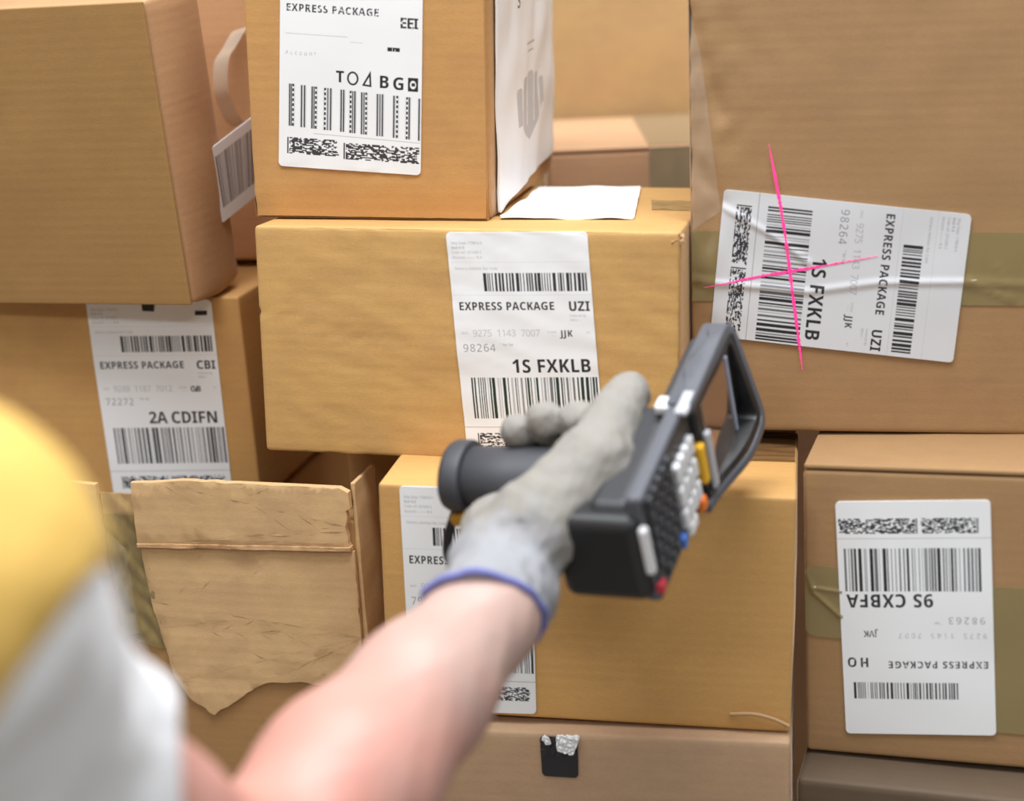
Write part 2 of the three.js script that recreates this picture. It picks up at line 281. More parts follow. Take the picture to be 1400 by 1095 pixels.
// the long middle box
const C = carton('long wide box amid the stack with the upright label reading 1S FXKLB', [-0.3978, 1.1646, -1.0448], [-1.14, -1.7, -1.19], 0.2863, 0.1566, 0.2329, KRAFT_GOLD, {
  seed: 12, bulge: 0.0014, cell: 0.004,
  disp: (f, x, y) => (f === 'front' ? 0.00045 * noise(x * 26 + y * 18, y * 95 + x * 28, 6) * sstep(x, 0, 0.03) - 0.0009 * gauss(segDist(x, y, [[0, 0.098], [0.05, 0.088], [0.085, 0.079]]), 0.0012) : 0),
});
part('shipping_label', sheet(C.to.front, [[0.1332, 0.1545], [0.2266, 0.1562], [0.2381, 0.0055], [0.1448, 0.0006]], { off: 0.0009 }), PRINT_CENTRE, C.o, 'white shipping label reading EXPRESS PACKAGE and 1S FXKLB');
part('document_pouch', sheet(C.to.top, [[0.1523, 0.2111], [0.2296, 0.2176], [0.2491, 0.0521], [0.1591, 0.0429]], { corner: 0.002, off: 0.0012, disp: (u, v) => 0.001 * noise(u * 30, v * 20, 2) + 0.0006 }), PAPER, C.o, 'plain white pouch on the lid');
part('packing_tape', sheet(C.to.top, [[0.2473, 0.148], [0.2855, 0.148], [0.2855, 0.1], [0.2543, 0.1]], { corner: 0, off: 0.0005, disp: (u, v) => 0.0008 * noise(u * 60, v * 30, 2) }), TAPE_OLIVE, C.o);
part('torn_corner', (() => { const g = new THREE.IcosahedronGeometry(0.006, 2); const p = g.attributes.position; for (let i = 0; i < p.count; i++) { const k = 0.75 + 0.5 * noise(p.getX(i) * 260, p.getY(i) * 260, p.getZ(i) * 260); p.setXYZ(i, p.getX(i) * k * 0.75, p.getY(i) * k * 0.9, p.getZ(i) * k); } g.computeVertexNormals(); g.translate(0.2842, 0.1515, -0.004); return g; })(), KRAFT_EDGE, C.o);

// upper right
const creaseD = [[0.0002, 0.104], [0.0764, 0.0966], [0.1207, 0.1024], [0.1757, 0.1028], [0.2119, 0.1004], [0.34, 0.099]], creaseD2 = [[0.0005, 0.169], [0.0211, 0.1528], [0.055, 0.1332], [0.0762, 0.1161]];
const foldD = [[0.0013, 0.2743], [0.012, 0.238], [0.0201, 0.2119]], foldD2 = [[0.0011, 0.186], [0.009, 0.172], [0.0197, 0.1552]];
const dispD = (f, x, y) => (f === 'front' ? 0.0013 * gauss(segDist(x, y, creaseD), 0.0013) + 0.0011 * gauss(segDist(x, y, creaseD2), 0.0016) - 0.002 * gauss(segDist(x, y, foldD), 0.004) - 0.0016 * gauss(segDist(x, y, foldD2), 0.004) + 0.0008 * noise(x * 40, y * 40, 12) * gauss(x, 0.03) : 0);
const D = carton('big box at the upper right, banded with olive tape, its label lying on its side', [-0.1065, 1.1715, -1.0868], [0.83, -0.01, -0.13], 0.34, 0.36, 0.3, KRAFT_ROSE, { seed: 17, bulge: 0.0015, cell: 0.003, disp: dispD });
part('packing_tape', sheet(D.to.front, [[0.0008, 0.137], [0.338, 0.1325], [0.338, 0.0848], [0.0008, 0.0901]], { corner: 0, off: 0.0003, nu: 140, nv: 20, disp: (u, v) => 0.0006 * gauss(segDist(u, v, [[0, 0.107], [0.017, 0.098], [0.024, 0.104]]), 0.0008) + 0.0014 * gauss(segDist(u, v, [[0.176, 0.103], [0.197, 0.094], [0.205, 0.09]]), 0.0011) + 0.0009 * gauss(segDist(u, v, [[0.196, 0.113], [0.204, 0.092]]), 0.0008) }), TAPE_OLIVE, D.o, 'olive band of tape across the front');
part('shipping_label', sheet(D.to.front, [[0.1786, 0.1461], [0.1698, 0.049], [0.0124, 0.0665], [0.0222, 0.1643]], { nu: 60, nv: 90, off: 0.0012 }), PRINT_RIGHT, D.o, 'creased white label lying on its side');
part('packing_tape', sheet(D.to.front, [[0.001, 0.28], [0.008, 0.25], [0.02, 0.15], [0.001, 0.137]], { corner: 0, off: 0.0002, nu: 12, nv: 40, disp: (u, v) => 0.0006 * noise(u * 120, v * 50, 3) }), TAPE_CLEAR, D.o, 'clear wrinkled film at the left edge');

// left column, lower
const E = carton('cardboard box under the leaning dark box at the left, label reading 2A CDIFN', [-0.789, 1.0773, -1.1731], [-1.75, 1.25, 1.05], 0.34, 0.1655, 0.28, KRAFT_WARM, { seed: 23, bulge: 0.0012 });
part('shipping_label', sheet(E.to.front, [[0.2147, 0.1643], [0.3179, 0.1637], [0.3168, 0.0043], [0.2155, 0.0013]], {}), PRINT_LEFT, E.o, 'white shipping label reading EXPRESS PACKAGE and 2A CDIFN');
part('dark_mark', sheet(E.to.front, [[0.2612, 0.1605], [0.2716, 0.1605], [0.2706, 0.155], [0.2612, 0.1555]], { corner: 0, nu: 2, nv: 2, off: 0.0015, thick: 0.0002 }), new THREE.MeshStandardMaterial({ color: 0x1b1714, roughness: 0.6 }), E.o);
part('dark_mark', sheet(E.to.front, [[0.3042, 0.1552], [0.3138, 0.1552], [0.3134, 0.1518], [0.304, 0.1518]], { corner: 0, nu: 2, nv: 2, off: 0.0015, thick: 0.0002 }), new THREE.MeshStandardMaterial({ color: 0x1b1714, roughness: 0.6 }), E.o);

// the torn carton below it
const F = carton('battered pale box at the lower left, top layer torn, bent strip along the top', [-0.5566, 0.8817, -1.0432], [-2.87, 0.2, 0.81], 0.2265, 0.235, 0.046, KRAFT_TORN, { seed: 29, bulge: 0.0008, r: 0.002 });
{
  const X = 0.065, Y = 0.06, CREASES = [[0.065, 0.187], [0.14, 0.186], [0.2, 0.19], [0.227, 0.187]], ext = (pts, depth, z, mat, name, wob = 0.0006) => {
    const s = new THREE.Shape(pts.map((p) => new THREE.Vector2(p[0] + X, p[1] + Y)));
    const g = new THREE.ExtrudeGeometry(s, { depth, bevelEnabled: true, bevelSize: 0.0006, bevelThickness: 0.0006, bevelSegments: 2, curveSegments: 6 }); g.translate(0, 0, z);
    const t = new TessellateModifier(0.006, 7).modify(g), p = t.attributes.position, uv = t.attributes.uv, top = z + depth;
    for (let i = 0; i < p.count; i++) {
      const x = p.getX(i), y = p.getY(i), k = clamp((p.getZ(i) - z) / depth, 0, 1), e = gauss(segDist(x, y, CREASES), 0.0022);
      p.setZ(i, p.getZ(i) + k * wob * (1.2 * noise(x * 30, y * 70, z * 900) + 0.5 * noise(x * 120, y * 160, 3) + 1.1 * e)); uv.setXY(i, x / TILE + z * 40, y / TILE);
    }
    const m = mergeVertices(t.deleteAttribute('normal')); m.computeVertexNormals(); return part(name, toCreasedNormals(m, 0.7), mat, F.o);
  };
  const jag = (a, b, n, amp, seed) => { const r = rng(seed), q = []; for (let i = 1; i < n; i++) { const t = i / n; q.push([lerp(a[0], b[0], t) + (r() - 0.5) * amp, lerp(a[1], b[1], t) + (r() - 0.5) * amp]); } return q; };
  const chain = (pts, amp, seed) => { const q = []; pts.forEach((p, i) => { q.push(p); if (i + 1 < pts.length) q.push(...jag(p, pts[i + 1], 5, amp, seed + i)); }); return q; };
  ext([[0.0001, 0.1535], [0.1608, 0.1535], [0.1605, 0.09], ...chain([[0.156, 0.047], [0.1132, 0.0542], [0.085, 0.051], [0.0703, 0.043], [0.0427, 0.0237], [0.026, 0.035], [0.0145, 0.052], [0.0104, 0.075], [0.004, 0.11]], 0.0012, 3)], 0.0012, 0.0012, KRAFT_PALE, 'torn_liner');
  ext([[0.0, 0.1538], [0.1595, 0.1565], [0.1575, 0.161], ...jag([0.1575, 0.161], [0.158, 0.184], 6, 0.0022, 5), [0.158, 0.184], [0.1612, 0.186], [0.161, 0.197], ...chain([[0.155, 0.2], [0.08, 0.2015], [0.04, 0.2025], [0.0, 0.1995]], 0.0009, 11)], 0.0042, 0.0006, KRAFT_PALE, 'folded_strip');
  ext([[0.0, 0.1525], [0.1595, 0.155], [0.1595, 0.1572], [0.0, 0.1545]], 0.0052, 0.0006, KRAFT_EDGE, 'fold_edge');
  ext([[-0.062, 0.13], [-0.0282, 0.13], ...jag([-0.0282, 0.13], [-0.0282, 0.1976], 8, 0.0016, 8), [-0.0282, 0.1976], ...jag([-0.0282, 0.1976], [-0.062, 0.2], 6, 0.001, 14), [-0.062, 0.2]], 0.0042, 0.0006, KRAFT_PALE, 'folded_strip');
  part('side_panel', (() => { const g = softBox(0.003, 0.262, 0.044, { r: 0.001, cell: 0.006, seed: 4, disp: (f, x, y, z) => 0.0006 * noise(y * 40, z * 40, 7) }); g.translate(0.2262, 0, -0.001); return g; })(), KRAFT_PALE, F.o);
  part('packing_tape', sheet((u, v, l) => V(u + X, v + Y, l + F.base('front', u + X, v + Y, 0)), [[-0.0275, 0.1905], [0.004, 0.1905], [0.01, 0.072], [-0.022, 0.082]], { corner: 0, off: 0.0008, nu: 20, nv: 60, disp: (u, v) => 0.0022 * Math.abs(noise(u * 45 + v * 30, v * 22, 5)) + 0.001 * noise(u * 160, v * 60, 2) }), TAPE_OLIVE, F.o, 'wrinkled olive tape down the front');
  part('packing_tape', sheet((u, v, l) => V(u + X, v + Y, l), [[-0.03, 0.165], [-0.012, 0.15], [-0.008, 0.085], [-0.028, 0.085]], { corner: 0, off: 0.0022, nu: 20, nv: 40, disp: (u, v) => 0.004 * Math.abs(noise(u * 70, v * 40, 15)) }), TAPE_CLEAR, F.o, 'loose crumpled clear tape');
}

// lower centre
const G = carton('wide cardboard box behind the gloved hand, label partly hidden, reading EXPRESS and 79273', [-0.3036, 1.0035, -0.9833], [1.61, 0.33, -1.29], 0.2668, 0.1608, 0.14, KRAFT_BROWN, { flaps: false, seed: 31, bulge: 0.0012 });
part('shipping_label', sheet(G.to.front, [[0.0145, 0.1598], [0.1006, 0.1596], [0.101, 0.0038], [0.0166, 0.0011]], {}), PRINT_LOW, G.o, 'white shipping label partly hidden by the hand');
part('packing_tape', sheet(G.to.top, [[0.18, 0.135], [0.265, 0.135], [0.265, 0.07], [0.18, 0.07]], { corner: 0, disp: (u, v) => 0.0014 * Math.abs(noise(u * 14, v * 80, 5)) }), TAPE_BROWN, G.o, 'shiny brown tape on the lid');

part('torn_edge', new THREE.TubeGeometry(new THREE.CatmullRomCurve3([V(0.228, 0.012, 0.0015), V(0.243, 0.0138, 0.003), V(0.256, 0.011, 0.003), V(0.2655, 0.006, 0.0015)]), 20, 0.0011, 6), KRAFT_EDGE, G.o, 'curled pale paper edge at the bottom');

// lower right
const H = carton('box at the lower right wrapped with olive tape, its label upside down', [-0.0276, 0.9709, -1.0199], [-5.83, -0.76, 0.97], 0.2, 0.199, 0.25, KRAFT_ROSE, { flaps: true, seed: 37, bulge: 0.001 });
const tapeH = (u, v) => 0.0018 * gauss(segDist(u, v, [[0.001, 0.128], [0.006, 0.113], [0.0235, 0.097]]), 0.0008) + 0.0012 * gauss(segDist(u, v, [[0.006, 0.116], [0.0235, 0.114]]), 0.0008);
part('packing_tape', sheet(H.to.front, [[0.0006, 0.1309], [0.11, 0.128], [0.11, 0.079], [0.0006, 0.0826]], { corner: 0.006, off: 0.0004, nu: 80, nv: 40, disp: tapeH }), TAPE_OLIVE, H.o, 'olive tape wrapping the left edge');
part('packing_tape', sheet(H.to.front, [[0.1, 0.1238], [0.199, 0.1228], [0.199, 0.024], [0.1, 0.0245]], { corner: 0, off: 0.0004 }), TAPE_OLIVE, H.o, 'broad olive tape beside the label');
part('shipping_label', sheet(H.to.front, [[0.1208, 0.0225], [0.0262, 0.0155], [0.0201, 0.175], [0.1147, 0.1801]], { off: 0.001 }), PRINT_TURNED, H.o, 'white shipping label standing upside down');

// behind the front boxes
const Lb = carton('box glimpsed in the gap between the leaning dark box and the box with smeared label', [-0.85, 1.2565, -1.262], [0, 0, 0], 0.42, 0.3, 0.16, KRAFT_PINK, { seed: 41, r: 0.004 });
part('tape_curl', (() => { const c = new THREE.CatmullRomCurve3([V(0.385, 0.185, 0.004), V(0.372, 0.17, 0.014), V(0.366, 0.145, 0.02), V(0.37, 0.118, 0.014), V(0.384, 0.105, 0.006)]); return gridGeo(30, 6, (i, j) => { const p = c.getPoint(i / 30); const w = (j / 6 - 0.5) * 0.02; return V(p.x + w * 0.75, p.y + w * 0.15 + 0.002 * Math.sin(i * 0.7), p.z + w * 0.35); }, (i, j) => [i / 30, j / 6]); })(), tape(0xcabfae, 0.55, 0.15), Lb.o, 'loose curl of clear tape').geometry.computeVertexNormals();
const K = carton('low box far behind the middle box, olive tape strip over its front edge', [-0.262, 0.14, -1.424], [10.9, 0, 0], 0.3, 1.1805, 0.24, KRAFT_BLUSH, { seed: 43, r: 0.004, cell: 0.02, flaps: true });
part('packing_tape', sheet(K.to.front, [[0.088, 1.179], [0.15, 1.179], [0.15, 1.05], [0.088, 1.05]], { corner: 0, off: 0.0006, disp: (u, v) => 0.0006 * noise(u * 60, v * 20, 3) }), TAPE_PALE, K.o, 'olive tape down the front');
part('packing_tape', sheet(K.to.top, [[0.088, 0.238], [0.15, 0.238], [0.15, 0.002], [0.088, 0.002]], { corner: 0, off: 0.0006 }), TAPE_PALE, K.o, 'pale tape across the lid');
carton('tall plain box at the very back, filling the gap above the low taped box', [-0.50, 0.14, -1.64], [10.9, 0, 0], 0.52, 1.65, 0.28, KRAFT_LIGHT, { seed: 47, cell: 0.02, r: 0.004 });

// the bottom row that carries them
const I1 = carton('greyish brown box at the bottom edge, torn black mark near its top', [-0.310, 0.14, -0.972], [1.6, 0, 0], 0.274, 0.857, 0.2, KRAFT_GREY, { seed: 53, cell: 0.012, r: 0.005 });
part('dark_mark', sheet(I1.to.front, [[0.1115, 0.8555], [0.1365, 0.853], [0.136, 0.8255], [0.112, 0.826]], { corner: 0.003, nu: 24, nv: 24, disp: (u, v) => 0.0015 * Math.abs(noise(u * 200, v * 200, 4)) * sstep(v, 0.838, 0.846) }), new THREE.MeshStandardMaterial({ color: 0x232124, roughness: 0.4 }), I1.o, 'black square mark');
for (const [q, k] of [[[[0.1225, 0.8565], [0.1385, 0.8565], [0.1335, 0.843], [0.1225, 0.8455]], 5], [[[0.1125, 0.8555], [0.1175, 0.8555], [0.1195, 0.8495], [0.115, 0.85]], 9]]) part('torn_scrap', sheet(I1.to.front, q, { corner: 0.002, nu: 16, nv: 14, off: 0.0022, disp: (u, v) => 0.003 * Math.abs(noise(u * 240, v * 240, k)) }), PAPER, I1.o, 'crumpled white scrap');
part('dark_mark', sheet(I1.to.front, [[0.1165, 0.806], [0.141, 0.805], [0.143, 0.775], [0.116, 0.777]], { corner: 0.004, nu: 10, nv: 10 }), new THREE.MeshStandardMaterial({ color: 0x5a5148, roughness: 0.5 }), I1.o, 'grey patch');  // plain grey patch below the black mark
const I2 = carton('greyish brown box at the bottom right corner, under the box with the upside down label', [-0.033, 0.14, -0.985], [-5.83, 0, 0], 0.25, 0.829, 0.27, KRAFT_SHADED, { seed: 59, cell: 0.012, r: 0.005 });  // board darkened, shade of this corner put into its colour
carton('slim upright box standing under the battered torn box', [-0.558, 0.14, -1.0432], [-2.87, 0, 0], 0.226, 0.7405, 0.055, KRAFT, { seed: 61, cell: 0.02 });
carton('upright box standing under the box labelled 2A CDIFN', [-0.785, 0.14, -1.18], [-1.75, 0, 0], 0.33, 0.936, 0.26, KRAFT, { seed: 67, cell: 0.02 });
carton('upright box in the dark gap behind the wide box, carrying the long middle box', [-0.385, 0.14, -1.185], [-1.14, 0, 0], 0.27, 1.0125, 0.085, KRAFT, { seed: 71, cell: 0.02 });

// two red scan lines lying on the sideways label
const LASER = new THREE.MeshStandardMaterial({ color: 0xff3a90, emissive: new THREE.Color(1, 0.045, 0.33), emissiveIntensity: 1.15, roughness: 0.6 });
function laser(label, pts, w, taper) {
  const o = thing('laser_line', label, 'laser line', [-0.1065, 1.1715, -1.0868], [0.83, -0.01, -0.13]);
  const c = new THREE.CatmullRomCurve3(pts.map(([x, y]) => V(x, y, 0))), N = 160;
  const g = gridGeo(N, 2, (i, j) => {
    const t = i / N, p = c.getPoint(t), d = c.getTangent(t), e = Math.min(1, t / taper, (1 - t) / taper), k = w * (0.15 + 0.85 * e) * (0.85 + 0.55 * noise(t * 75, 1, w * 100));
    const q = [p.x - d.y * (j - 1) * k, p.y + d.x * (j - 1) * k]; return V(q[0], q[1], D.base('front', q[0], q[1], 0) + 0.0019 + (j === 1 ? 0.0002 : 0));
  }, (i, j) => [i / N, j / 2]);
  g.computeVertexNormals(); part('beam_mark', g, LASER, o);
}
laser('long pink scan line running down across the sideways label', [[0.051, 0.1936], [0.06, 0.1446], [0.0677, 0.0863], [0.0732, 0.0435]], 0.00095, 0.14);
laser('short pink scan line crossing the sideways label nearly level', [[0.0084, 0.0992], [0.0458, 0.1069], [0.0695, 0.1108], [0.1208, 0.1201]], 0.0009, 0.3);

// ---------------------------------------------------------------- the scanner
const plastic = (hex, rough = 0.45) => new THREE.MeshPhysicalMaterial({ color: hex, roughness: rough, clearcoat: 0.1, clearcoatRoughness: 0.5 });
const GREY = plastic(0x56585f, 0.5), GREY_DARK = plastic(0x3a3b40, 0.55), BLACK = plastic(0x141416, 0.4), KEY_WHITE = plastic(0xe6e6e8), KEY_DARK = plastic(0x35373d), YELLOW_KEY = plastic(0xf2b81c), ORANGE_KEY = plastic(0xee7a1e), RED_KEY = plastic(0xc0263a), BLUE_KEY = plastic(0x3a6fc4), SILVER = plastic(0xb9bbc2, 0.35), BRASS = new THREE.MeshStandardMaterial({ color: 0xc89438, roughness: 0.35, metalness: 0.7 });
const scanner = thing('barcode_scanner', 'dark grey handheld barcode scanner with a pistol grip, held in the grey glove', 'scanner', [-0.1256, 1.1976, -0.9007]);
const SX = V(0.10633, -0.94043, -0.32294), SY = V(0.97934, 0.04285, 0.19765), SZ = V(-0.17204, -0.33728, 0.92555);
scanner.quaternion.setFromRotationMatrix(new THREE.Matrix4().makeBasis(SX, SY, SZ));
scanner.updateMatrixWorld(true);
{
  const mm = (g) => { g.scale(0.001, 0.001, 0.001); return g; }, rb = (w, h, d, x, y, z, r = 3) => { const g = new RoundedBoxGeometry(w, h, d, 3, r); g.translate(x, y, z); return mm(g); };
  const rrect = (x0, x1, z0, z1, r, Cls = THREE.Shape) => { const s = new Cls(); s.moveTo(x0 + r, z0); s.lineTo(x1 - r, z0); s.quadraticCurveTo(x1, z0, x1, z0 + r); s.lineTo(x1, z1 - r); s.quadraticCurveTo(x1, z1, x1 - r, z1); s.lineTo(x0 + r, z1); s.quadraticCurveTo(x0, z1, x0, z1 - r); s.lineTo(x0, z0 + r); s.quadraticCurveTo(x0, z0, x0 + r, z0); return s; };
  const slab = (shape, y0, y1, bev) => { const g = new THREE.ExtrudeGeometry(shape, { depth: y1 - y0 - 2 * bev, bevelEnabled: true, bevelSize: bev, bevelThickness: bev, bevelSegments: 3, curveSegments: 10 }); g.rotateX(Math.PI / 2); g.translate(0, y1 - bev, 0); return mm(g); };   // shape's y runs along z
  part('upper_shell', rb(72, 10, 106, -1, 27.5, 10, 3), GREY, scanner);
  part('lower_shell', rb(55, 26, 96, -2, 11, 13, 7), plastic(0x292a2e, 0.5), scanner);
  part('battery_pack', rb(57, 52, 34, 3, 4, 53, 8), BLACK, scanner, 'black battery hump at the rear');
  part('keypad_panel', rb(67, 2, 92, -1, 31.9, 16, 0.9), plastic(0x26282d), scanner);
  // head: a black plate with the screen, inside a rim that is open towards the keys and stands highest at the right front corner
  const horseshoe = (x0, x1, z0, z1, r, t) => { const q = new THREE.Shape(), k = Math.max(2, r - t); q.moveTo(x0, z1); q.lineTo(x0, z0 + r); q.quadraticCurveTo(x0, z0, x0 + r, z0); q.lineTo(x1 - r, z0); q.quadraticCurveTo(x1, z0, x1, z0 + r); q.lineTo(x1, z1); q.lineTo(x1 - t, z1); q.lineTo(x1 - t, z0 + t + k); q.quadraticCurveTo(x1 - t, z0 + t, x1 - t - k, z0 + t); q.lineTo(x0 + t + k, z0 + t); q.quadraticCurveTo(x0 + t, z0 + t, x0 + t, z0 + t + k); q.lineTo(x0 + t, z1); return q; };
  const rise = (g) => { const t = new TessellateModifier(0.012, 6).modify(g), p = t.attributes.position; for (let n = 0; n < p.count; n++) { const x = p.getX(n) * 1000, y = p.getY(n) * 1000, z = p.getZ(n) * 1000; if (y > 30) p.setY(n, (y + 13 * clamp((x + 37) / 75, 0, 1) * sstep(-z, 20, 85) - 6) / 1000); } t.deleteAttribute('normal'); const m = mergeVertices(t); m.computeVertexNormals(); return toCreasedNormals(m, 0.6); };
  part('head_rim', rise(slab(horseshoe(-37, 38, -115, -24, 15, 3.6), 22, 44, 1.6)), GREY, scanner);
  part('screen_bezel', rise(slab(horseshoe(-34, 35, -112, -28, 12, 6.5), 24, 43, 0.8)), BLACK, scanner);
  part('head_base', rb(64, 20, 80, 0, 22, -68, 9), GREY_DARK, scanner);
  part('head_plate', rb(70, 8, 84, 0.5, 33, -70, 3), BLACK, scanner);
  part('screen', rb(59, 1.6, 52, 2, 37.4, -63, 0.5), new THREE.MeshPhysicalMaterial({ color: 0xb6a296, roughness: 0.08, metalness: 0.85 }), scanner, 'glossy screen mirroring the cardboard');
  part('screen_edge', rb(57, 1.8, 2.6, 3, 38.4, -90, 0.5), plastic(0xa9b2cc, 0.3), scanner);
  part('scan_window', rb(40, 14, 3, 0, 30, -115, 1), new THREE.MeshPhysicalMaterial({ color: 0x3a0a10, roughness: 0.08, clearcoat: 1 }), scanner);
  for (const x of [-14, 2, 17.5]) for (const z of [10.2, 1.5, -7.2, -15.9]) part('key', rb(12.5, 5, 7, x, 34, z, 1.8), KEY_WHITE, scanner);
  for (let i = 0; i < 6; i++) for (let j = 0; j < 5; j++) if (!(i === 5 && j === 0) && !(i === 5 && j === 4)) part('key', rb(7.6, 4, 6, -29 + i * 10.4, 33.4, 55 - j * 8.6, 1.4), KEY_DARK, scanner);
  part('space_bar', rb(31, 5, 6, -4, 31, 65, 1.8), KEY_WHITE, scanner, 'white bar key');
  part('power_key', rb(7.5, 5, 7, 25, 32.6, 60, 1.8), RED_KEY, scanner, 'red key');
  part('key', rb(8, 5, 6.5, 27, 33.4, 19, 1.4), BLUE_KEY, scanner, 'blue key');
  part('key', rb(9.5, 5, 14, 28.5, 34, 2, 2.6), KEY_WHITE, scanner, 'large white key');
  part('key', rb(9.5, 6, 8.5, 28, 35, -17, 2.4), ORANGE_KEY, scanner, 'orange key');
  part('scan_key', rb(27, 6, 7, 6, 36, -26, 2), YELLOW_KEY, scanner, 'yellow scan key');
  part('silver_bar', rb(40, 4, 6.5, 9, 39, -34.5, 1.8), SILVER, scanner, 'pale bar below the screen');
  part('side_button', rb(6, 9, 12, -34.5, 20, -26, 1.9), KEY_WHITE, scanner, 'white button on the side');
  part('side_trim', rb(4, 8, 22, -36.8, 33, -25, 1.9), SILVER, scanner, 'pale trim on the rim');
  // pistol grip: elliptical sections along -y
  const grip = (secs, n = 40) => { const g = gridGeo(n, secs.length - 1, (i, j) => { const [y, a, b, z] = secs[j], t = (i / n) * Math.PI * 2; return V(Math.cos(t) * a, y, z + Math.sin(t) * b); }, (i, j) => [i / n, j / secs.length]); smoothNormals(g); return mm(g); };
  part('grip', grip([[14, 0.1, 0.1, 0], [14, 19, 24, 0], [4, 17.5, 22, 0], [-15, 16, 18, 1], [-40, 16.5, 20, 1], [-70, 16.5, 20, 2], [-97, 17, 20, 3], [-98, 0.1, 0.1, 3]]), GREY_DARK, scanner);
  part('grip_cap', grip([[-96, 0.1, 0.1, 3], [-96.5, 19.5, 22.5, 3], [-99, 20.5, 23.5, 3], [-107, 20.5, 23.5, 3], [-110, 19, 22, 3], [-111.5, 14, 17, 3], [-112, 0.1, 0.1, 3]]), GREY_DARK, scanner, 'flared cap at the end of the grip');
  part('trigger', rb(11, 22, 9, 0, -12, -22, 4), BLACK, scanner);
  const strap = new THREE.TubeGeometry(new THREE.CatmullRomCurve3([V(17, -108, 6), V(24, -111, 14), V(38, -116, 20), V(48, -115, 25), V(56, -108, 24), V(58, -98, 22)]), 50, 3.0, 8); mm(strap);
  part('wrist_strap', strap, BLACK, scanner, 'black cord loop');
  part('strap_loop', mm(new THREE.TubeGeometry(new THREE.CatmullRomCurve3([V(20, -104, 6), V(30, -102, 16), V(42, -106, 20), V(52, -110, 24)]), 30, 2.4, 8)), BLACK, scanner);
  part('strap_clip', (() => { const g = new RoundedBoxGeometry(7, 13, 6, 2, 1.6); g.rotateZ(0.4); g.translate(17, -101, 22); return mm(g); })(), BRASS, scanner, 'brass coloured clip');
}

// ---------------------------------------------------------------- the worker
const smin = (a, b, k) => { const h = clamp(0.5 + (0.5 * (b - a)) / k, 0, 1); return b + (a - b) * h - k * h * (1 - h); };
function capsule(p, a, b, ra, rb) { const bx = b.x - a.x, by = b.y - a.y, bz = b.z - a.z, px = p[0] - a.x, py = p[1] - a.y, pz = p[2] - a.z, t = clamp((px * bx + py * by + pz * bz) / (bx * bx + by * by + bz * bz + 1e-12), 0, 1), x = px - bx * t, y = py - by * t, z = pz - bz * t; return Math.sqrt(x * x + y * y + z * z) - lerp(ra, rb, t); }
const ellip = (p, c, r) => { const x = (p[0] - c[0]) / r[0], y = (p[1] - c[1]) / r[1], z = (p[2] - c[2]) / r[2], k = Math.sqrt(x * x + y * y + z * z); return (k - 1) * Math.min(r[0], r[1], r[2]); };
// surface nets: a smooth mesh of the zero level of f
function surface(f, lo, hi, h) {
  const n = [0, 1, 2].map((k) => Math.ceil((hi[k] - lo[k]) / h) + 1), [nx, ny, nz] = n, val = new Float32Array(nx * ny * nz), id = (i, j, k) => i + nx * (j + ny * k);
  for (let k = 0; k < nz; k++) for (let j = 0; j < ny; j++) for (let i = 0; i < nx; i++) val[id(i, j, k)] = f([lo[0] + i * h, lo[1] + j * h, lo[2] + k * h]);
  const pos = [], vid = new Int32Array(nx * ny * nz).fill(-1), ix = [], E = []; for (let a = 0; a < 8; a++) for (const b of [1, 2, 4]) if (!(a & b)) E.push([a, a | b]);
  for (let k = 0; k < nz - 1; k++) for (let j = 0; j < ny - 1; j++) for (let i = 0; i < nx - 1; i++) {
    const v = []; let m = 0; for (let c = 0; c < 8; c++) { v[c] = val[id(i + (c & 1), j + ((c >> 1) & 1), k + (c >> 2))]; if (v[c] < 0) m++; }
    if (!m || m === 8) continue;
    let x = 0, y = 0, z = 0, c = 0;
    for (const [a, b] of E) if (v[a] < 0 !== v[b] < 0) { const t = v[a] / (v[a] - v[b]); x += (a & 1) + t * ((b & 1) - (a & 1)); y += ((a >> 1) & 1) + t * (((b >> 1) & 1) - ((a >> 1) & 1)); z += (a >> 2) + t * ((b >> 2) - (a >> 2)); c++; }
    vid[id(i, j, k)] = pos.length / 3; pos.push(lo[0] + (i + x / c) * h, lo[1] + (j + y / c) * h, lo[2] + (k + z / c) * h);
  }
  const quad = (a, b, c, d, s) => { if (a < 0 || b < 0 || c < 0 || d < 0) return; s ? ix.push(a, b, c, a, c, d) : ix.push(a, c, b, a, d, c); };
  for (let k = 1; k < nz - 1; k++) for (let j = 1; j < ny - 1; j++) for (let i = 1; i < nx - 1; i++) {
    const s = val[id(i, j, k)] < 0;
    if (s !== val[id(i + 1, j, k)] < 0) quad(vid[id(i, j - 1, k - 1)], vid[id(i, j, k - 1)], vid[id(i, j, k)], vid[id(i, j - 1, k)], s);
    if (s !== val[id(i, j + 1, k)] < 0) quad(vid[id(i - 1, j, k - 1)], vid[id(i - 1, j, k)], vid[id(i, j, k)], vid[id(i, j, k - 1)], s);
    if (s !== val[id(i, j, k + 1)] < 0) quad(vid[id(i - 1, j - 1, k)], vid[id(i, j - 1, k)], vid[id(i, j, k)], vid[id(i - 1, j, k)], s);
  }
  const g = new THREE.BufferGeometry(); g.setAttribute('position', new THREE.Float32BufferAttribute(pos, 3)); g.setIndex(ix); g.computeVertexNormals();
  const uv = new Float32Array((pos.length / 3) * 2); for (let i = 0; i < pos.length / 3; i++) { uv[i * 2] = pos[i * 3] * 8; uv[i * 2 + 1] = pos[i * 3 + 1] * 8 + pos[i * 3 + 2] * 5; } g.setAttribute('uv', new THREE.BufferAttribute(uv, 2));
  return g;
}
function shade(g, fn) { const p = g.attributes.position, c = new Float32Array(p.count * 3); for (let i = 0; i < p.count; i++) { const k = fn(p.getX(i), p.getY(i), p.getZ(i)); c.set([k.r, k.g, k.b], i * 3); } g.setAttribute('color', new THREE.BufferAttribute(c, 3)); return g; }
